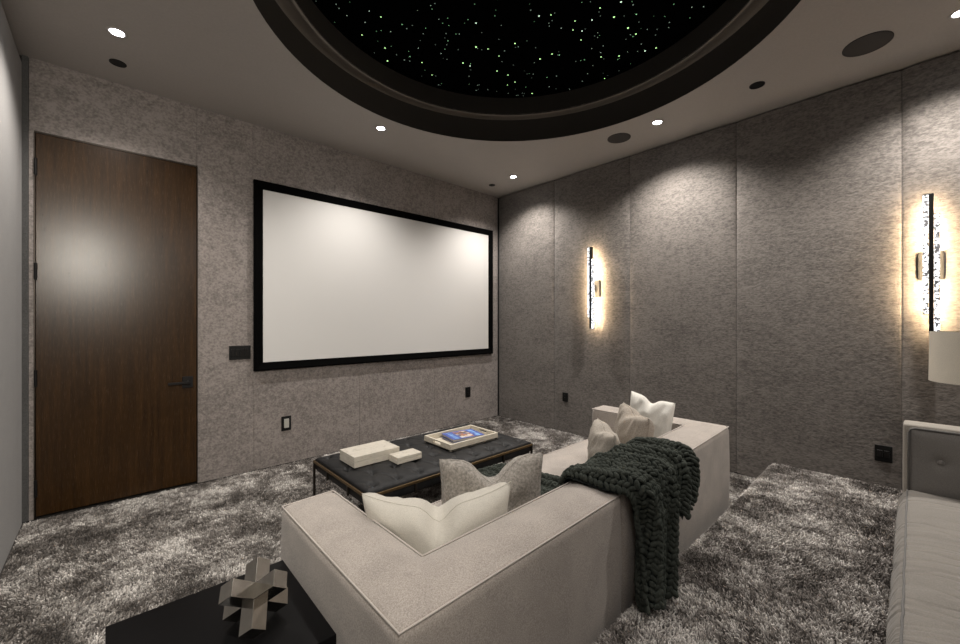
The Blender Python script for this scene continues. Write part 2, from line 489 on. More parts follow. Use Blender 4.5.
# ------------------------------------------------------------------ carpet pile
def blades(pts, nrm, lenr, wid, name, label):
    n = len(pts)
    P = np.array(pts, dtype=np.float32); NR = np.array(nrm, dtype=np.float32)
    # low frequency lean field
    ang = np.empty(n, np.float32); tone = np.empty(n, np.float32)
    for i in range(n):
        p = P[i]
        ang[i] = noise.noise((p[0] * 1.1, p[1] * 1.1, 3.1)) * 5 + noise.noise((p[0] * 4, p[1] * 4, 7.7)) * 2.0
        t = noise.noise((p[0] * 2.6 + 5, p[1] * 2.6, 1.9)) * .50 + noise.noise((p[0] * 6.5, p[1] * 6.5, 1.7)) * .50 + noise.noise((p[0] * 13, p[1] * 13, 4.2)) * .32 + noise.noise((p[0] * 34, p[1] * 34, 9.2)) * .42
        tone[i] = t
    ang += rng.normal(0, 1.3, n).astype(np.float32)
    tone = np.clip(.545 + tone * 1.15 + rng.normal(0, .13, n), 0, 1).astype(np.float32)
    L = rng.uniform(lenr[0], lenr[1], n).astype(np.float32)
    lean = rng.uniform(.1, .75, n).astype(np.float32)
    D = np.stack([np.cos(ang), np.sin(ang), np.zeros(n)], 1).astype(np.float32)
    mid = P + NR * (L * .62)[:, None] + D * (L * .25 * lean)[:, None]
    tip = mid + NR * (L * .22)[:, None] + D * (L * .62 * lean)[:, None]
    wa = rng.uniform(0, PI, n)
    W = np.stack([np.cos(wa), np.sin(wa), np.zeros(n)], 1).astype(np.float32)
    w = (wid * rng.uniform(.7, 1.3, n)).astype(np.float32)[:, None]
    V = np.empty((n, 6, 3), np.float32)
    V[:, 0] = P - W * w * .4; V[:, 1] = P + W * w * .4
    V[:, 2] = mid - W * w * .6; V[:, 3] = mid + W * w * .6
    V[:, 4] = tip - W * w * .35; V[:, 5] = tip + W * w * .35
    base = (np.arange(n) * 6)[:, None]
    F = np.concatenate([base + np.array([0, 1, 3, 2]), base + np.array([2, 3, 5, 4])], 1).reshape(-1).astype(np.int32)
    me = bpy.data.meshes.new(name)
    me.vertices.add(n * 6); me.vertices.foreach_set('co', V.reshape(-1))
    me.loops.add(len(F)); me.loops.foreach_set('vertex_index', F)
    me.polygons.add(n * 2); me.polygons.foreach_set('loop_start', np.arange(0, n * 8, 4, dtype=np.int32))
    me.update(calc_edges=True)
    a = me.attributes.new('tone', 'FLOAT', 'POINT'); a.data.foreach_set('value', np.repeat(tone, 6))
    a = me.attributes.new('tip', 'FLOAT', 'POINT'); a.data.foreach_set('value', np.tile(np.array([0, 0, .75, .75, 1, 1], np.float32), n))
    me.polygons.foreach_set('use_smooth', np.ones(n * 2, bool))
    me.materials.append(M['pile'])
    o = bpy.data.objects.new(name, me); COL.objects.link(o)
    return tag(o, label, 'carpet', kind='stuff')

SOFA_FOOT = (.52, 3.30, .86, 1.84)
def grid_pts(x0, x1, y0, y1, d):
    nx, ny = int((x1 - x0) * d ** .5), int((y1 - y0) * d ** .5)
    gx = (np.arange(nx) + .5) / nx * (x1 - x0) + x0; gy = (np.arange(ny) + .5) / ny * (y1 - y0) + y0
    X, Y = np.meshgrid(gx, gy)
    X = X.ravel() + rng.uniform(-.5, .5, X.size) * (x1 - x0) / nx; Y = Y.ravel() + rng.uniform(-.5, .5, Y.size) * (y1 - y0) / ny
    return X, Y
X, Y = grid_pts(XL + .01, XR - .015, PY + .01, YF - .02, 28000)
keep = ~((X > SOFA_FOOT[0]) & (X < SOFA_FOOT[1]) & (Y > SOFA_FOOT[2]) & (Y < SOFA_FOOT[3]))
X, Y = X[keep], Y[keep]
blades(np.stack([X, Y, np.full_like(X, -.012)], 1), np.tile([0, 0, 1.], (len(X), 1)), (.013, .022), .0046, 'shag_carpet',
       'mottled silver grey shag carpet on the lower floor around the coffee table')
X, Y = grid_pts(XL + .01, XR - .015, YB + .10, PY - .03, 30000)
pp = [np.stack([X, Y, np.full_like(X, PZ)], 1)]; nn = [np.tile([0, 0, 1.], (len(X), 1))]
m_ = 26000
xs = rng.uniform(XL + .01, XR - .015, m_); th = rng.uniform(0, PI / 2, m_)
pp.append(np.stack([xs, PY - .045 + .045 * np.sin(th), PZ - .045 + .045 * np.cos(th)], 1)); nn.append(np.stack([xs * 0, np.sin(th) * .8, np.cos(th)], 1))
# riser face only beyond the sofa's ends
m_ = 1500
xs = np.concatenate([rng.uniform(3.33, XR - .015, m_), rng.uniform(XL + .01, .48, m_)]); zs = rng.uniform(.01, PZ - .04, 2 * m_)
pp.append(np.stack([xs, np.full_like(xs, PY), zs], 1)); nn.append(np.tile([0, .75, .5], (2 * m_, 1)))
P_ = np.concatenate(pp); N_ = np.concatenate(nn)
k_ = ~((P_[:, 0] > SOFA_FOOT[0]) & (P_[:, 0] < SOFA_FOOT[1]) & (P_[:, 1] > PY - .012))
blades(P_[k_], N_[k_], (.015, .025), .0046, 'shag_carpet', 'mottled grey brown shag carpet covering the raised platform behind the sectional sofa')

# ------------------------------------------------------------------ door
d = empty('door_1', ((DX0 + DX1) / 2, YF, 0)); tag(d, kind='structure')
bm = B(); box(bm, (DX0 + .004, YF - .004, .02), (DX1 - .004, YF + .04, DZ - .004), .0015, 1)
obj('door_panel', bm, M['door'], d)
bm = B()
box(bm, (.445, YF - .014, .838), (.520, YF - .004, .935), .002, 1)
obj('handle_plate', bm, M['blackmetal'], d)
bm = B()
cyl(bm, (.484, YF - .012, .887), (.484, YF - .060, .887), .011)
box(bm, (.345, YF - .070, .877), (.496, YF - .052, .897), .003, 2)
obj('door_handle', bm, M['blackmetal'], d)
for z in (1.0, 1.76, .22, 2.5):
    bm = B(); cyl(bm, (DX0 + .003, YF - .009, z - .06), (DX0 + .003, YF - .009, z + .06), .009, n=12)
    obj('hinge', bm, M['blackmetal'], d)
bm = B()
box(bm, (DX0 - .004, YF - .005, DZ - .002), (DX1 + .002, YF + .02, DZ + .010))
box(bm, (DX0 - .006, YF - .004, 0), (DX0 + .001, YF + .02, DZ))
box(bm, (DX1 - .001, YF - .004, 0), (DX1 + .004, YF + .02, DZ))
obj('door_frame', bm, M['bronze'], d)

# ------------------------------------------------------------------ projection screen
sx0, sx1, sz0, sz1 = .986, 4.118, .938, 2.738
s = empty('projection_screen', ((sx0 + sx1) / 2, YF - .002, sz0), label='large blank white projection screen in a black frame on the wall', cat='projection screen')
bm = B(); box(bm, (sx0 + .05, YF - .020, sz0 + .05), (sx1 - .05, YF - .008, sz1 - .05)); obj('screen_surface', bm, M['screen'], s)
bm = B(); w = .078; yf = YF - .045
o_ = [(sx0, sz0), (sx1, sz0), (sx1, sz1), (sx0, sz1)]; i_ = [(sx0 + w, sz0 + w), (sx1 - w, sz0 + w), (sx1 - w, sz1 - w), (sx0 + w, sz1 - w)]
mi = [(sx0 + .012, sz0 + .012), (sx1 - .012, sz0 + .012), (sx1 - .012, sz1 - .012), (sx0 + .012, sz1 - .012)]
rows = [[bm.verts.new((x, YF - .004, z)) for x, z in o_], [bm.verts.new((x, yf + .006, z)) for x, z in o_], [bm.verts.new((x, yf, z)) for x, z in mi], [bm.verts.new((x, YF - .022, z)) for x, z in i_]]
for a, b in zip(rows, rows[1:]):
    for i in range(4): bm.faces.new((a[i], a[(i + 1) % 4], b[(i + 1) % 4], b[i]))
obj('screen_frame', bm, M['velour'], s)

# ------------------------------------------------------------------ wall plates
def plate(name, label, cat, axis, a0, a1, z0, z1, inner, group=None):
    c = ((a0 + a1) / 2, YF, (z0 + z1) / 2) if axis == 'x' else (XR, (a0 + a1) / 2, (z0 + z1) / 2)
    t = empty(name, c, label=label, cat=cat, group=group)
    bm = B()
    if axis == 'x': box(bm, (a0, YF - .010, z0), (a1, YF - .001, z1), .002, 1)
    else: box(bm, (XR - .010, a0, z0), (XR - .001, a1, z1), .002, 1)
    obj('plate', bm, M['black'], t)
    for (nm, u0, u1, w0, w1, mm) in inner:
        bm = B()
        p0, p1 = a0 + (a1 - a0) * u0, a0 + (a1 - a0) * u1; q0, q1 = z0 + (z1 - z0) * w0, z0 + (z1 - z0) * w1
        if axis == 'x': box(bm, (p0, YF - .016, q0), (p1, YF - .009, q1), .001, 1)
        else: box(bm, (XR - .016, p0, q0), (XR - .009, p1, q1), .001, 1)
        obj(nm, bm, mm, t)
    return t
plate('light_switch', 'wide black multi gang light switch plate between the door and the screen', 'light switch', 'x', .789, .962, 1.055, 1.182,
      [('rocker', .08 + .22 * i, .08 + .22 * i + .16, .25, .75, M['blackmetal']) for i in range(4)])
plate('wall_outlet', 'black outlet plate with pale insert low on the wall under the screen', 'outlet', 'x', 1.232, 1.322, .325, .468,
      [('insert', .26, .76, .2, .82, M['white'])])
plate('wall_outlet', 'small black outlet plate low on the screen wall near the room corner', 'outlet', 'x', 3.615, 3.705, .352, .492,
      [('socket', .3, .7, .55, .8, M['blackmetal']), ('socket', .3, .7, .2, .45, M['blackmetal'])])
plate('wall_outlet', 'black outlet plate on the sconce wall left of the far sconce', 'outlet', 'y', 2.97, 3.05, .388, .50,
      [('socket', .3, .7, .55, .8, M['blackmetal']), ('socket', .3, .7, .2, .45, M['blackmetal'])])
plate('wall_outlet', 'square black outlet plate on the wall above the raised carpet platform', 'outlet', 'y', .105, .20, .352, .475,
      [('socket', .15, .47, .3, .7, M['blackmetal']), ('socket', .55, .85, .3, .7, M['blackmetal'])])

# ------------------------------------------------------------------ sconces
def sconce(y, label):
    t = empty('wall_sconce', (XR, y, 1.8), label=label, cat='sconce', group='tall twin tube wall sconces')
    bm = B(); box(bm, (XR - .022, y - .062, 1.70), (XR - .001, y + .062, 1.895), .002, 1)
    box(bm, (XR - .085, y - .012, 1.76), (XR - .02, y + .012, 1.84))
    obj('backplate', bm, M['black'], t)
    bm = B(); box(bm, (XR - .125, y - .011, 1.325), (XR - .080, y + .011, 2.283), .001, 1)
    obj('bar', bm, M['black'], t)
    for sy, z0, z1 in ((1, 1.452, 2.283), (-1, 1.317, 2.143)):
        c = y + sy * .026
        bm = B(); box(bm, (XR - .120, c - .0135, z0 + .004), (XR - .090, c + .0135, z1 - .004), .004, 2)
        tb = obj('light_tube', bm, M['crystal'], t)
        bm = B(); vs = [bm.verts.new(q) for q in ((XR - .088, c - .008, z0 + .03), (XR - .088, c + .008, z0 + .03), (XR - .088, c + .008, z1 - .03), (XR - .088, c - .008, z1 - .03))]; bm.faces.new(vs)
        e = obj('led_strip', bm, M['led'], None); e.parent = tb; e.location = -t.location  # added unseen emitter that throws the sconce glow onto the wall
        for z in (z0, z1 - .004):
            bm = B(); box(bm, (XR - .122, c - .0145, z), (XR - .087, c + .0145, z + .004))
            e = obj('end_cap', bm, M['black'], None); e.parent = tb; e.location = -t.location
    return t
sconce(-.083, 'twin tube crystal wall sconce on the right above the lamp shade')
sconce(2.575, 'twin tube crystal wall sconce in the middle of the wall near the screen')

# ------------------------------------------------------------------ ceiling fixtures
def downlight(x, y, label):
    t = empty('recessed_downlight', (x, y, H), label=label, cat='ceiling light', group='recessed ceiling downlights')
    bm = B(); lathe(bm, [(.036, .001), (.038, -.004), (.054, -.004), (.056, -.001)], (x, y, H), 32)
    obj('trim_ring', bm, M['ceil'], t, smooth=True)
    bm = B(); lathe(bm, [(.0, -.0015), (.037, -.0015)], (x, y, H), 32); bmesh.ops.remove_doubles(bm, verts=bm.verts, dist=1e-5)
    obj('lens', bm, M['lens'], t)
    return t
DL = [(.028, 3.45, 'lit recessed downlight in the ceiling above the wooden door'),
      (1.893, 3.45, 'lit recessed downlight above the middle of the projection screen'),
      (3.765, 3.455, 'lit recessed downlight nearest the corner between screen and sconce wall'),
      (3.72, 1.61, 'lit recessed downlight beside a round ceiling speaker along the sconce wall'),
      (3.735, -.195, 'lit recessed downlight at the far right edge of the ceiling'),
      (.03, 1.62, 'lit recessed downlight over the left side of the room'),
      (.03, -.2, 'lit recessed downlight in the rear left of the ceiling'),
      (1.9, -.2, 'lit recessed downlight over the rear platform')]
DL = [(x * 1.008, y * 1.008, l) for x, y, l in DL]
for x, y, l in DL:
    downlight(x, y, l)
def spot(x, y, e, size=150, blend=.9, col=(1, .94, .875)):
    L = bpy.data.lights.new('downlight_beam', 'SPOT'); L.energy = e; L.spot_size = math.radians(size); L.spot_blend = blend; L.color = col; L.shadow_soft_size = .035
    o = bpy.data.objects.new('downlight_beam', L); COL.objects.link(o); o.location = (x, y, H - .03)
    return o
EN = [(76, 130, .9), (90, 128, .9), (112, 130, .85), (142, 132, .85), (135, 132, .85), (60, 130, 1), (35, 130, 1), (28, 130, 1)]
for (x, y, l), e in zip(DL, EN): spot(x, y, e[0], e[1], e[2])

def disc(name, label, cat, x, y, r, mm, ring=None, group=None):
    x *= 1.008; y *= 1.008
    t = empty(name, (x, y, H), label=label, cat=cat, group=group)
    bm = B(); lathe(bm, [(0, -.003), (r * .93, -.003)], (x, y, H), 40); bmesh.ops.remove_doubles(bm, verts=bm.verts, dist=1e-5)
    obj('grille', bm, mm, t)
    bm = B(); lathe(bm, [(r * .93, -.003), (r * .94, -.006), (r, -.005), (r, .001)], (x, y, H), 40)
    obj('rim', bm, ring or mm, t, smooth=True)
    return t
disc('ceiling_speaker', 'large round dark ceiling speaker grille at the right', 'speaker', 3.70, .209, .126, M['speaker'])
disc('ceiling_speaker', 'round dark ceiling speaker grille left of the downlight near the recess', 'speaker', 3.755, 2.008, .112, M['speaker'])
disc('ceiling_sensor', 'small dark ceiling disc just beyond the downlight over the door', 'ceiling fitting', .037, 3.853, .048, M['reveal'])
disc('ceiling_sensor', 'tiny dark ceiling disc in the far corner beside the downlight', 'ceiling fitting', 3.782, 3.86, .042, M['reveal'])
t = disc('ceiling_fitting', 'small unlit black round gimbal fitting between the two ceiling speakers', 'ceiling fitting', 3.707, .828, .052, M['black'], M['blackmetal'])

# ------------------------------------------------------------------ sectional sofa
def yb(x): return .846 + .022 * (x - .51)
ZT = .643
sofa = empty('sectional_sofa', (1.9, 1.35, 0), label='large oatmeal low back sectional sofa seen from behind', cat='sofa')
XM = 1.665
L1 = [(.512, yb(.51)), (XM - .003, yb(XM)), (XM - .003, 1.118), (.752, 1.092), (.745, 1.785), (.514, 1.775)]
L2 = [(XM + .003, yb(XM)), (3.315, yb(3.315)), (3.315, 1.925), (3.10, 1.920), (3.105, 1.160), (XM + .003, 1.118)]
bm = upholstered(L1, -.01, ZT, .034, .05, .026, .006, 4, .055); c1 = obj('corner_backrest', bm, M['sofa'], sofa, smooth=True)
bm = upholstered(L2, -.01, ZT, .034, .05, .022, .006, 4, .055); c2 = obj('corner_backrest', bm, M['sofa'], sofa, smooth=True)
def inset(poly, d):
    out = []; n = len(poly)
    for i in range(n):
        p0, p1, p2 = Vector(poly[i - 1]), Vector(poly[i]), Vector(poly[(i + 1) % n])
        e1 = (p1 - p0).normalized(); e2 = (p2 - p1).normalized()
        n1 = Vector((-e1.y, e1.x)); n2 = Vector((-e2.y, e2.x))
        b_ = (n1 + n2); b_ /= max(.2, b_.length_squared / 2)
        out.append(tuple(p1 + b_ * d))
    return out
for poly, c, zc in ((L1, c1, ZT), (L2, c2, ZT)):
    ip = inset(poly, .006)
    o = piping(ip, zc - .006, .0034, True, None, M['sofapipe']); o.parent = c; o.location = -sofa.location
for (x0, x1, y0, y1, nm) in ((.755, 1.92, 1.10, 1.80, 0), (1.925, 3.095, 1.125, 1.885, 1)):
    bm = upholstered([(x0, y0), (x1, y0), (x1, y1), (x0, y1)], .02, .235, .02, .1, 0, .004); obj('seat_base', bm, M['sofa'], sofa, smooth=True)
    bm = upholstered([(x0, y0), (x1, y0), (x1, y1), (x0, y1)], .238, .405, .03, .06, .02, .012)
    sc_ = obj('seat_cushion', bm, M['sofa'], sofa, smooth=True)
    q = inset([(x0, y0), (x1, y0), (x1, y1), (x0, y1)], .005)
    o = piping(q, .400, .004, True, None, M['sofapipe']); o.parent = sc_; o.location = -sofa.location

# ------------------------------------------------------------------ pillows
def pillow(name, label, left, right, Hh, T, m, base_shift, chop=.10, bend=0, n=26, group=None, pinch=.045, chopw=.26):
    """left/right: world positions of the top corners; the pillow hangs down from them, foot displaced by base_shift (x,y) and leans.
    bend: middle pushed along base_shift's opposite normal."""
    Lp, Rp = Vector(left), Vector(right)
    c = (Lp + Rp) / 2
    U = (Rp - Lp); W = U.length; U.normalize()
    down = Vector((base_shift[0], base_shift[1], -1)).normalized()
    Nn = U.cross(down).normalized()
    t = empty(name, (c.x, c.y, c.z - Hh), label=label, cat='pillow', group=group)
    bm = B()
    sides = []
    for sgn in (1, -1):
        g = []
        for j in range(n + 1):
            row = []
            v = -1 + 2 * j / n   # -1 top, 1 bottom
            for i in range(n + 1):
                u = -1 + 2 * i / n
                # outline pinch
                px = u * (1 - pinch * (1 - v * v) ** 1.2 * abs(u) ** 3)
                pv = v * (1 - pinch * (1 - u * u) ** 1.2 * abs(v) ** 3)
                e = max(0, (1 - u * u)) ** .5 * max(0, (1 - v * v)) ** .5
                th = T * (e ** .68) * .5
                ch = chop * math.exp(-(u / chopw) ** 2) * max(0, (1 - v) / 2) ** 1.3
                th *= (1 + .35 * math.exp(-(u / .3) ** 2) * (1 - v) / 2)
                bx = bend * (1 - u * u)
                wr = (.006 * noise.noise((u * 2.5 + c.x * 7, v * 2.5, sgn * 3 + c.y * 5)) + .007 * (1 - 3.2 * abs(noise.noise((u * 3.1 + c.x * 9, v * 1.6 + u * 1.2, sgn * 5))))) * (1 if e > .2 else e * 5)
                p = c + U * (px * W / 2) + down * ((pv + 1) / 2 * Hh + ch) + Nn * (sgn * (th + wr * 1.5) + bx)
                row.append(bm.verts.new(p))
            g.append(row)
        for r0, r1 in zip(g, g[1:]):
            for i in range(n): bm.faces.new((r0[i], r0[i + 1], r1[i + 1], r1[i]) if sgn > 0 else (r0[i], r1[i], r1[i + 1], r0[i + 1]))
        sides.append(g)
    bmesh.ops.remove_doubles(bm, verts=bm.verts, dist=.0008)
    bmesh.ops.recalc_face_normals(bm, faces=bm.faces)
    obj('cover', bm, m, t, smooth=True)
    # welt seam
    g = sides
    bm = B()
    pts = []
    def P(u, v):
        px = u * (1 - pinch * (1 - v * v) ** 1.2 * abs(u) ** 3); pv = v * (1 - pinch * (1 - u * u) ** 1.2 * abs(v) ** 3)
        ch = chop * math.exp(-(u / chopw) ** 2) * max(0, (1 - v) / 2) ** 1.3
        return c + U * (px * W / 2) + down * ((pv + 1) / 2 * Hh + ch) + Nn * (bend * (1 - u * u))
    for k in range(n): pts.append(P(-1 + 2 * k / n, -1))
    for k in range(n): pts.append(P(1, -1 + 2 * k / n))
    for k in range(n): pts.append(P(1 - 2 * k / n, 1))
    for k in range(n): pts.append(P(-1, 1 - 2 * k / n))
    tube(bm, pts, .0017, 5, True)
    obj('seam', bm, m, t, smooth=True)
    return t
pillow('throw_pillow', 'large cream linen throw pillow with a chopped top in the near sofa corner',
       (.740, 1.50, .712), (1.235, 1.145, .732), .40, .22, M['cream'], (.16, .20), chop=.072, bend=-.10, chopw=.16)
pillow('throw_pillow', 'mottled grey throw pillow with chopped top behind the big cream pillow',
       (1.13, 1.505, .757), (1.565, 1.235, .762), .38, .16, M['grey_linen'], (.08, .10), chop=.12, bend=-.02, chopw=.34)
pillow('throw_pillow', 'bright white throw pillow in the far sofa corner, rearmost of three',
       (3.00, 1.50, .86), (3.06, 1.19, .80), .44, .20, M['white_linen'], (-.18, .05), chop=.04, bend=0)
pillow('throw_pillow', 'taupe throw pillow in the middle of the three at the far end',
       (2.68, 1.40, .83), (2.555, 1.155, .77), .38, .19, M['taupe_linen'], (-.10, .05), chop=.03, bend=0)
pillow('throw_pillow', 'small sand throw pillow nearest the green blanket, front of three',
       (2.37, 1.42, .765), (2.24, 1.22, .71), .33, .16, M['sand_linen'], (-.08, .05), chop=.025, bend=0)

# ------------------------------------------------------------------ knitted throw
KEY = [  # y, z, xl, xr, fold amplitude ; y on the outer side is relative to the sofa back
    (1.90, .25, 1.62, 1.90, .010), (1.885, .40, 1.62, 1.90, .010), (1.80, .450, 1.62, 1.90, .012), (1.50, .455, 1.60, 1.97, .012), (1.28, .456, 1.58, 2.10, .012), (1.165, .50, 1.58, 2.24, .012), (1.150, .60, 1.58, 2.30, .012),
    (1.12, .672, 1.58, 2.34, .012), (1.05, .692, 1.58, 2.35, .016), (.93, .696, 1.60, 2.36, .020), (.845, .686, 1.64, 2.36, .022), (.805, .635, 1.66, 2.33, .026),
    (.800, .55, 1.675, 2.27, .030), (.795, .45, 1.685, 2.18, .034), (.79, .34, 1.68, 2.08, .038), (.775, .25, 1.655, 1.97, .040), (.755, .195, 1.635, 1.89, .040)]
def catmull(K, s):
    n = len(K) - 1; f = max(0, min(.99999, s)) * n; i = int(f); t = f - i
    p = [K[max(0, min(n, i + d))] for d in (-1, 0, 1, 2)]
    return [0.5 * (2 * b + (c - a) * t + (2 * a - 5 * b + 4 * c - d) * t * t + (3 * b - a - 3 * c + d) * t ** 3) for a, b, c, d in zip(*p)]
# arc-length table
tab = [0]; pv = None
for i in range(401):
    q = catmull(KEY, i / 400); v = Vector((0, q[0], q[1]))
    if pv is not None: tab.append(tab[-1] + (v - pv).length)
    pv = v
TL = tab[-1]
def s_of(l):
    import bisect
    i = min(400, max(1, bisect.bisect_left(tab, l)))
    return (i - 1 + (l - tab[i - 1]) / max(1e-9, tab[i] - tab[i - 1])) / 400
def S0(l, t):
    q = catmull(KEY, s_of(l))
    x = q[2] + (q[3] - q[2]) * t + .012 * math.sin(l * 9 + t * 5)
    y = q[0]
    if l > TL * .5: y += .022 * (x - 1.9) * min(1, (l - TL * .5) / .2)
    return Vector((x, y, q[1])), q[4]
def S1(l, t):
    k = max(0, min(1, (t - .55) / .14)); l = l * (1 - .135 * k * k * (3 - 2 * k) - .03 * k * math.sin(t * 40) ** 2)
    l = min(TL - .012, max(.012, l))
    p, a = S0(l, t); p2, _ = S0(min(TL, l + .01), t); p1, _ = S0(max(0, l - .01), t)
    pa, _ = S0(l, t + .02); pb, _ = S0(l, t - .02)
    tl = (p2 - p1).normalized(); tt = (pa - pb).normalized()
    nr = tl.cross(tt).normalized()
    ph = 2 * PI * 3.6 * t + 1.3 * math.sin(l * 2.2) - l * 1.1
    f = a * (math.sin(ph) + .35 * math.sin(2.3 * ph + 1)) 
    edge = min(1, min(t, 1 - t) / .06)
    return p + nr * (f * 1.05 + a * .35 * edge), nr
SS = S1
thr = empty('knitted_throw', (2.05, .9, .66), label='chunky dark green knitted throw blanket draped over the sofa back', cat='blanket')
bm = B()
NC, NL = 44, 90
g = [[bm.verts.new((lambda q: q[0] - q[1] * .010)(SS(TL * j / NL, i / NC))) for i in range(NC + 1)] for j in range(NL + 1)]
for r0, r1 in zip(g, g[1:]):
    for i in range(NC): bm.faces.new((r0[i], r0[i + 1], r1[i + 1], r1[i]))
obj('knit_backing', bm, mat('yarn_shadow', (.008, .012, .011), .95)[0], thr, smooth=True)  # dark sheet under the stitches, painting the shade in their gaps
def make_lobe():
    vs = []
    nr_, ns = 6, 8
    for i in range(nr_ + 1):
        a = PI * i / nr_
        for k in range(ns):
            b = 2 * PI * k / ns
            vs.append((math.sin(a) * math.cos(b), -math.cos(a), math.sin(a) * math.sin(b)))
    fs = []
    for i in range(nr_):
        for k in range(ns): fs.append((i * ns + k, i * ns + (k + 1) % ns, (i + 1) * ns + (k + 1) % ns, (i + 1) * ns + k))
    return vs, fs
LV, LF = make_lobe()
verts = []; faces = []
cols = 22; rows_ = int(TL / .023)
for c in range(cols):
    tc_ = (c + .5) / cols
    for r in range(rows_):
        l = TL * (r + .5) / rows_
        q = catmull(KEY, s_of(l)); width = q[3] - q[2]
        for sd in (-1, 1):
            tt_ = tc_ + sd * .25 / cols
            p, nn_ = SS(l + random.uniform(-.003, .003), tt_)
            pa, _ = SS(l + .012, tt_ + sd * .30 / cols); pb, _ = SS(l - .012, tt_ - sd * .30 / cols)
            Y_ = (pa - pb).normalized(); Z_ = (nn_ - Y_ * nn_.dot(Y_)).normalized(); X_ = Y_.cross(Z_)
            ln = .0195 * random.uniform(.85, 1.2); rd = .0102 * random.uniform(.85, 1.25)
            b0 = len(verts); jz = .003 + random.uniform(-.003, .005)
            for x, y, z in LV: verts.append(p + X_ * (x * rd) + Y_ * (y * ln) + Z_ * (z * rd * 1.15 + jz))
            faces += [tuple(b0 + k for k in f) for f in LF]
me = bpy.data.meshes.new('knit_stitches'); me.from_pydata([tuple(v - thr.location) for v in verts], [], faces); me.update()
for p in me.polygons: p.use_smooth = True
me.materials.append(M['yarn'])
o = bpy.data.objects.new('knit_stitches', me); COL.objects.link(o); o.parent = thr

# ------------------------------------------------------------------ coffee table (tufted leather ottoman)
cx0, cx1, cy0, cy1, cz = 1.068, 2.535, 2.11, 2.93, .405
ct = empty('coffee_table', ((cx0 + cx1) / 2, (cy0 + cy1) / 2, 0), label='low rectangular coffee table with tufted black leather top and thin brass frame', cat='coffee table')
bm = B()
nx, ny = 150, 84
bx_, by_ = 9, 5
btn = []
for j in range(by_ ):
    for i in range(bx_ + (j % 2)):
        x = cx0 + (cx1 - cx0) * (i + (.5 if j % 2 == 0 else 0) + .0) / bx_; y = cy0 + (cy1 - cy0) * (j + .5) / by_
        if cx0 + .04 < x < cx1 - .04: btn.append((x, y))
def ott_z(x, y):
    ex = min(x - cx0, cx1 - x); ey = min(y - cy0, cy1 - y); e = min(ex, ey)
    z = .030 * (1 - math.exp(-max(0, e) / .02)) + .012 * (1 - math.exp(-e / .15))
    for bx, by in btn:
        d2 = (x - bx) ** 2 + (y - by) ** 2
        if d2 < .01: z -= .018 * math.exp(-d2 / .0008)
    # pleats along diamonds
    fx = (x - cx0) / (cx1 - cx0) * bx_; fy = (y - cy0) / (cy1 - cy0) * by_ - .5
    a = (fx - .5 + fy * .5); b_ = (fx - .5 - fy * .5)
    for q in (a, b_):
        dq = abs(q - round(q)); z -= .005 * math.exp(-(dq / .06) ** 2) * min(1, e / .06)
    return z
g = [[bm.verts.new((cx0 + .012 + (cx1 - cx0 - .024) * i / nx, cy0 + .012 + (cy1 - cy0 - .024) * j / ny, 0)) for i in range(nx + 1)] for j in range(ny + 1)]
for row in g:
    for v in row: v.co.z = cz - .005 + ott_z(v.co.x, v.co.y)
for r0, r1 in zip(g, g[1:]):
    for i in range(nx): bm.faces.new((r0[i], r0[i + 1], r1[i + 1], r1[i]))
bd = [e for e in bm.edges if e.is_boundary]
ex_ = bmesh.ops.extrude_edge_only(bm, edges=bd)
for v in ex_['geom']:
    if isinstance(v, bmesh.types.BMVert): v.co.z = cz - .06
cu = obj('cushion', bm, M['leather'], ct, smooth=True, angle=60)
bproto = None
for bx, by in btn:
    if bproto is None:
        bm = B(); bmesh.ops.create_uvsphere(bm, u_segments=12, v_segments=6, radius=1, matrix=Matrix.Diagonal((.011, .011, .005, 1)))
        bproto = obj('button', bm, M['button'], None, smooth=True); o = bproto
    else: o = bproto.copy(); COL.objects.link(o)
    o.parent = cu; o.location = Vector((bx, by, cz - .004 + ott_z(bx, by))) - ct.location
bm = B()
fw = .012
for (a, b) in (((cx0, cy0, cz - .016), (cx1, cy0 + fw, cz)), ((cx0, cy1 - fw, cz - .016), (cx1, cy1, cz)), ((cx0, cy0, cz - .016), (cx0 + fw, cy1, cz)), ((cx1 - fw, cy0, cz - .016), (cx1, cy1, cz))):
    box(bm, a, b, .001, 1)
obj('top_rail', bm, M['brass'], ct)
bm = B()
box(bm, (cx0 + .02, cy0 + .02, cz - .075), (cx1 - .02, cy1 - .02, cz - .055), .002, 1)
obj('platform_board', bm, M['black'], ct)
for x in (cx0, cx1 - .014):
    for y in (cy0, cy1 - .014):
        bm = B(); box(bm, (x, y, -.012), (x + .014, y + .014, cz - .016), .001, 1); obj('leg', bm, M['bronze'], ct)
for x in (cx0 + .33, cx1 - .33 - .014):
    for y in (cy0, cy1 - .014):
        bm = B(); box(bm, (x, y, cz - .075), (x + .014, y + .014, cz - .016), .001, 1); obj('bracket', bm, M['bronze'], ct)
for y in (cy0 + .25, cy1 - .25):
    bm = B(); box(bm, (cx0, y, cz - .075), (cx0 + .014, y + .014, cz - .016), .001, 1); obj('bracket', bm, M['bronze'], ct)

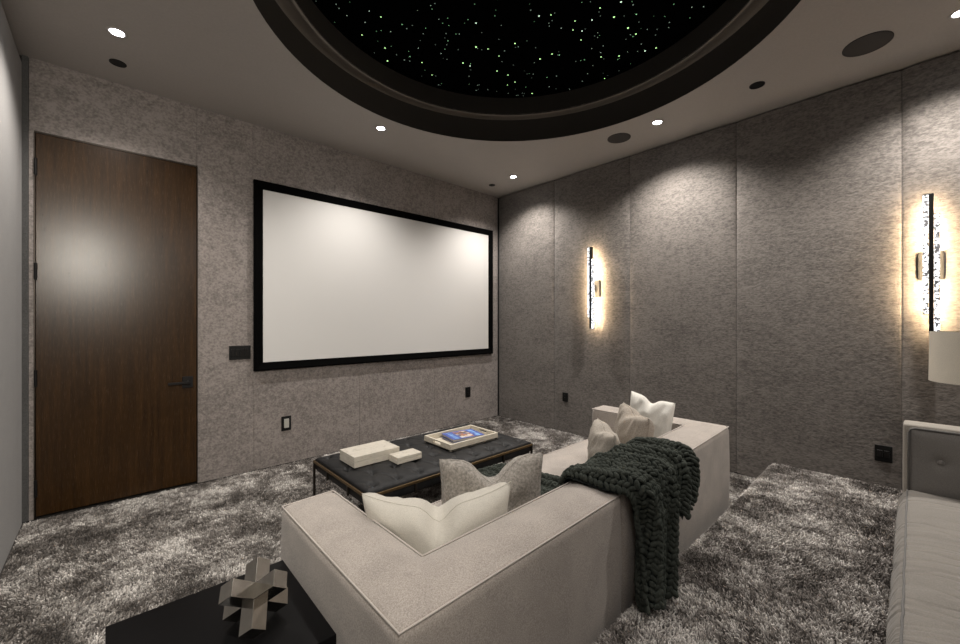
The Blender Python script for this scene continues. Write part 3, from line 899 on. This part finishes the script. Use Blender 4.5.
# boxes, tray, books
ZC = .440
def lidbox(name, label, x0, x1, y0, y1, z1, rot):
    c = ((x0 + x1) / 2, (y0 + y1) / 2, ZC); t = empty(name, c, label=label, cat='box')
    R = Matrix.Translation(c) @ Matrix.Rotation(rot, 4, 'Z') @ Matrix.Translation([-q for q in c])
    zm = ZC + (z1 - ZC) * .5
    bm = B(); box(bm, (x0, y0, ZC), (x1, y1, zm - .001), .0015, 1); bm.transform(R); obj('base', bm, M['stone'], t)
    bm = B(); box(bm, (x0, y0, zm + .0005), (x1, y1, z1), .0015, 1); bm.transform(R); obj('lid', bm, M['stone'], t)
lidbox('decorative_box', 'larger pale travertine lidded box on the black coffee table', 1.172, 1.512, 2.484, 2.712, .512, 0)
lidbox('decorative_box', 'smaller pale travertine lidded box in front of the larger one', 1.418, 1.612, 2.352, 2.468, .484, 0)
tx0, tx1, ty0, ty1 = 1.846, 2.344, 2.322, 2.660
tr = empty('serving_tray', ((tx0 + tx1) / 2, (ty0 + ty1) / 2, ZC), label='pale bone rectangular serving tray with cut-out handles holding books', cat='tray')
bm = B(); box(bm, (tx0, ty0, ZC), (tx1, ty1, ZC + .010)); obj('tray_base', bm, M['tray'], tr)
bm = B(); th_ = .016; zt_ = ZC + .050
box(bm, (tx0, ty0, ZC), (tx1, ty0 + th_, zt_), .001, 1); box(bm, (tx0, ty1 - th_, ZC), (tx1, ty1, zt_), .001, 1)
ym = (ty0 + ty1) / 2
for x in (tx0, tx1 - th_):   # ends with a slot
    box(bm, (x, ty0 + th_, ZC), (x + th_, ty1 - th_, ZC + .022)); box(bm, (x, ty0 + th_, ZC + .022), (x + th_, ym - .045, zt_)); box(bm, (x, ym + .045, ZC + .022), (x + th_, ty1 - th_, zt_)); box(bm, (x, ym - .045, ZC + .040), (x + th_, ym + .045, zt_))
obj('tray_sides', bm, M['tray'], tr)

def cover_mat():
    m, nt, b = mat('magazine_cover', (.06, .12, .42), .3)
    tc = N(nt, 'ShaderNodeTexCoord'); sp = N(nt, 'ShaderNodeSeparateXYZ'); nt.links.new(tc.outputs['Generated'], sp.inputs[0])
    x, y = sp.outputs[0], sp.outputs[1]
    def band(v, a, b_): return math_n(nt, 'MULTIPLY', math_n(nt, 'GREATER_THAN', v, a), math_n(nt, 'LESS_THAN', v, b_))
    mp = N(nt, 'ShaderNodeMapping'); mp.inputs['Scale'].default_value = (1.4, 1, 1); nt.links.new(tc.outputs['Generated'], mp.inputs['Vector'])
    vo = N(nt, 'ShaderNodeTexVoronoi'); vo.inputs['Scale'].default_value = 9; vo.inputs['Randomness'].default_value = .9; nt.links.new(mp.outputs[0], vo.inputs['Vector'])
    sv = N(nt, 'ShaderNodeSeparateColor'); nt.links.new(vo.outputs['Color'], sv.inputs[0])
    coll = ramp(nt, sv.outputs[0], [(0, (.10, .05, .03)), (.25, (.42, .17, .08)), (.5, (.60, .50, .42)), (.7, (.10, .16, .30)), (.85, (.75, .72, .68))])
    coll.node.color_ramp.interpolation = 'CONSTANT'
    c = mixc(nt, math_n(nt, 'MULTIPLY', band(x, .30, .72), band(y, .10, .90)), (.06, .10, .40), coll)
    # pale blue lettering bands at both ends
    mp2 = N(nt, 'ShaderNodeMapping'); mp2.inputs['Scale'].default_value = (3, 22, 1); nt.links.new(tc.outputs['Generated'], mp2.inputs['Vector'])
    nn_ = ntex(nt, mp2.outputs[0], 1.0, 0)
    letters = math_n(nt, 'GREATER_THAN', nn_, .42)
    for a, b_ in ((.10, .22), (.79, .92)):
        k = math_n(nt, 'MULTIPLY', math_n(nt, 'MULTIPLY', band(x, a, b_), band(y, .08, .92)), letters)
        c = mixc(nt, k, c, (.22, .45, .80))
    nt.links.new(c, b.inputs['Base Color'])
    return m
M['cover'] = cover_mat()
M['pages'] = mat('book_pages', (.45, .42, .38), .8)[0]
M['bluecover'] = mat('dark_blue_cover', (.04, .055, .14), .4)[0]
def book(name, label, c, ln, wd, z0, z1, rot, cov):
    t = empty(name, (c[0], c[1], z0), rot, label=label, cat='book')
    bm = B(); box(bm, (-ln / 2 + .004, -wd / 2 + .003, .002), (ln / 2 - .004, wd / 2 - .003, z1 - z0 - .002)); obj('pages', bm, M['pages'], t, local=True)
    bm = B(); box(bm, (-ln / 2, -wd / 2, z1 - z0 - .002), (ln / 2, wd / 2, z1 - z0)); obj('front_cover', bm, cov, t, local=True)
    bm = B(); box(bm, (-ln / 2, -wd / 2, 0), (ln / 2, wd / 2, .002)); obj('back_cover', bm, M['bluecover'], t, local=True)
    bm = B(); box(bm, (-ln / 2 , -wd / 2, .0), (ln / 2, -wd / 2 + .002, z1 - z0)); obj('spine', bm, M['bluecover'] if cov is M['bluecover'] else M['pages'], t, local=True)
book('book', 'dark covered book lying underneath the blue one in the tray', (2.105, 2.490), .27, .20, ZC + .010, ZC + .022, math.radians(-5), M['bluecover'])
book('book', 'blue book with collage cover on top inside the pale tray', (2.125, 2.508), .285, .212, ZC + .0225, ZC + .040, math.radians(-11), M['cover'])

# ------------------------------------------------------------------ side table and sculpture
sx0_, sx1_, sy0_, sy1_, sz_ = -.012, .486, 1.146, 1.645, .486
stb = empty('side_table', ((sx0_ + sx1_) / 2, (sy0_ + sy1_) / 2, 0), label='square matte black side table beside the sofa arm in the foreground', cat='side table')
bm = B(); box(bm, (sx0_, sy0_, sz_ - .045), (sx1_, sy1_, sz_), .002, 2); obj('table_top', bm, M['tabletop'], stb)
for x in (sx0_, sx1_ - .045):
    for y in (sy0_, sy1_ - .045):
        bm = B(); box(bm, (x, y, -.012), (x + .045, y + .045, sz_ - .045), .002, 1); obj('leg', bm, M['tabletop'], stb)

def sculpture():
    c = Vector((.322, 1.352, 0)); Lh, w = .100, .0245
    # cube diagonal vertical
    ax = Vector((1, 1, 1)).normalized()
    q = ax.rotation_difference(Vector((0, 0, 1)))
    xa = q @ Vector((1, 0, 0))
    R = Matrix.Rotation(math.radians(SCR) - math.atan2(xa.y, xa.x), 4, 'Z') @ q.to_matrix().to_4x4()
    bm = B()
    for k in range(3):
        a = [-w] * 3; b_ = [w] * 3; a[k] = -Lh; b_[k] = Lh
        box(bm, a, b_, .0012, 1)
    bm.transform(R)
    zmin = min(v.co.z for v in bm.verts)
    t = empty('jack_sculpture', (c.x, c.y, sz_), label='polished silver jack shaped sculpture of crossed square bars on the black side table', cat='sculpture')
    bm.transform(Matrix.Translation((c.x, c.y, sz_ - zmin)))
    obj('crossed_bars', bm, M['steel'], t)
SCR = 71
sculpture()

# ------------------------------------------------------------------ sofa on the platform (right)
s2 = empty('platform_sofa', (1.8, -.42, PZ), label='pale linen sofa with buttoned grey arm on the raised platform at right', cat='sofa')
FY, BY = .034, -.93; ax0, ax1 = 2.80, 2.925; PT = PZ + .03
def wrinkled_seat(x0, x1, y0, y1, z0, z1):
    bm = upholstered([(x0, y0), (x1, y0), (x1, y1), (x0, y1)], z0, z1, .016, .018, .018, .030)
    for v in bm.verts:
        if v.co.z > z1 - .002:
            x, y = v.co.x, v.co.y
            f = (1 - abs(noise.noise((x * 7 + y * 2.2, y * 2.0, 2.0))) * 2.6) * max(0, noise.noise((x * 2.3, y * 3.1, 8.0)) + .45)
            f += .35 * noise.noise((x * 19 + y * 4, y * 4, 5.0))
            e = min(1, (y1 - y) / .07)
            v.co.z += .012 * f * e
        elif v.co.y > y1 - .004:
            v.co.y += .003 * noise.noise((v.co.x * 9, v.co.z * 12, 1))
    return bm
bm = wrinkled_seat(.72, 2.795, -.75, .022, .43, .605); sc2 = obj('seat_cushion', bm, M['sofa2'], s2, smooth=True)
for z in (.600, .437):
    bm = B(); tube(bm, [(.73 + 2.055 * k / 90, .020 + .002 * noise.noise((k * .5, z * 9, 0)), z + .002 * noise.noise((k * .35, z, 3))) for k in range(91)], .0032, 6)
    o = obj('piping', bm, M['sofa2pipe'], None, smooth=True); o.parent = sc2; o.location = -s2.location
bm = upholstered([(.60, BY), (ax1, BY), (ax1, FY), (.60, FY)], PT + .10, .425, .015, .2, 0, .0); obj('seat_base', bm, M['sofa2'], s2, smooth=True)
for xx in ((.60, .72), (ax0, ax1)):
    bm = upholstered([(xx[0], BY), (xx[1], BY), (xx[1], FY), (xx[0], FY)], .40, .912, .014, .08, .004, .002)
    arm = obj('armrest', bm, M['sofa2trim'], s2, smooth=True)
    xi, sg = (xx[0], -1) if xx[0] > 2 else (xx[1], 1)
    bm = B()
    nyy, nzz = 60, 26
    y0_, y1_, z0_, z1_ = BY + .15, FY - .022, .58, .893
    g = []
    for j in range(nzz + 1):
        row = []
        for i in range(nyy + 1):
            y = y0_ + (y1_ - y0_) * i / nyy; z = z0_ + (z1_ - z0_) * j / nzz
            e = min(y - y0_, y1_ - y, z1_ - z, z - z0_)
            o_ = .022 * (1 - math.exp(-e / .015))
            for by in (-.085, -.30, -.515, -.73):
                d2 = (y - by) ** 2 + (z - .755) ** 2
                o_ -= .014 * math.exp(-d2 / .0006) + .004 * math.exp(-d2 / .006)
            row.append(bm.verts.new((xi + sg * o_, y, z)))
        g.append(row)
    for r0, r1 in zip(g, g[1:]):
        for i in range(nyy): bm.faces.new((r0[i], r0[i + 1], r1[i + 1], r1[i]))
    pad = obj('arm_pad', bm, M['sofa2pad'], None, smooth=True); pad.parent = arm; pad.location = -s2.location
    for by in (-.085, -.30, -.515, -.73):
        bm = B(); bmesh.ops.create_uvsphere(bm, u_segments=12, v_segments=8, radius=1, matrix=Matrix.Translation((xi + sg * .009, by, .755)) @ Matrix.Diagonal((.007, .012, .012, 1)))
        o = obj('button', bm, M['sofa2pad'], None, smooth=True); o.parent = arm; o.location = -s2.location
    bm = B()
    tube(bm, [(xi + sg * .004, y0_ + .01, z1_ + .004), (xi + sg * .004, y1_ - .02, z1_ + .004), (xi + sg * .004, y1_ - .003, z1_ - .002), (xi + sg * .004, y1_ + .003, z1_ - .02), (xi + sg * .004, y1_ + .003, z0_)], .005, 6)
    o = obj('piping', bm, M['sofa2pipe'], None, smooth=True); o.parent = arm; o.location = -s2.location
bm = upholstered([(.72, BY), (ax0, BY), (ax0, BY + .14), (.72, BY + .14)], .40, .912, .014, .1, .004, .002); obj('backrest', bm, M['sofa2trim'], s2, smooth=True)
for x in (.66, 2.86):
    for y in (FY - .06, BY + .06):
        bm = B(); cyl(bm, (x, y, PZ), (x, y, PT + .11), .014, .022, 16); obj('leg', bm, M['black'], s2)

# floor lamp behind the sofa arm
lx, ly = 3.52, -.275
lp = empty('floor_lamp', (lx, ly, PZ), label='floor lamp with cream drum shade in front of the right sconce', cat='floor lamp')
bm = B(); lathe(bm, [(.215, 1.365), (.205, 1.365)], (lx, ly, 0), 48)
bm.free()
bm = B(); lathe(bm, [(.216, 1.062), (.212, 1.345), (.209, 1.345), (.213, 1.062), (.216, 1.062)], (lx, ly, 0), 56); obj('lamp_shade', bm, M['shade'], lp, smooth=True, angle=40)
bm = B(); cyl(bm, (lx, ly, PZ + .02), (lx, ly, 1.32), .009, n=16)
for k in range(3):
    a = 2 * PI * k / 3; cyl(bm, (lx, ly, 1.31), (lx + .203 * math.cos(a), ly + .203 * math.sin(a), 1.335), .0025, n=6)
obj('pole', bm, M['bronze'], lp)
bm = B(); lathe(bm, [(0, 0), (.14, 0), (.14, .02), (.02, .03), (0, .03)], (lx, ly, PZ), 40); bmesh.ops.remove_doubles(bm, verts=bm.verts, dist=1e-5); obj('base', bm, M['bronze'], lp, smooth=True, angle=40)

# ------------------------------------------------------------------ fill light at the back of the room
def area(name, loc, target, sx, sy, e, col):
    L = bpy.data.lights.new(name, 'AREA'); L.shape = 'RECTANGLE'; L.size = sx; L.size_y = sy; L.energy = e; L.color = col
    o = bpy.data.objects.new(name, L); COL.objects.link(o); o.location = loc
    o.rotation_euler = (Vector(target) - Vector(loc)).to_track_quat('-Z', 'Y').to_euler()
    return o
area('rear_soft_light', (1.2, -.9, 2.7), (2.0, 2.6, .9), 2.4, .7, 6, (1, .95, .90))
area('rear_left_light', (-.35, -.85, 2.42), (0, 3.5, 1.2), .17, .75, 15, (1, .93, .82)).data.spread = math.radians(80)

W_ = bpy.data.worlds.new('World'); S.world = W_; W_.use_nodes = True
W_.node_tree.nodes['Background'].inputs[0].default_value = (.05, .05, .05, 1)

# ------------------------------------------------------------------ camera
cam = bpy.data.cameras.new('camera'); cam.sensor_width = 36; cam.lens = 15.0; cam.clip_start = .02
co = bpy.data.objects.new('camera', cam); COL.objects.link(co); co.location = (0, 0, 1.4)
co.rotation_euler = (PI / 2, 0, -math.radians(42.7)); S.camera = co
S.view_settings.view_transform = 'Standard'
S.view_settings.look = 'None'
S.view_settings.exposure = .38
S.cycles.max_bounces = 8; S.cycles.diffuse_bounces = 5; S.cycles.glossy_bounces = 4
S.cycles.sample_clamp_indirect = 4
S.cycles.use_denoising = True
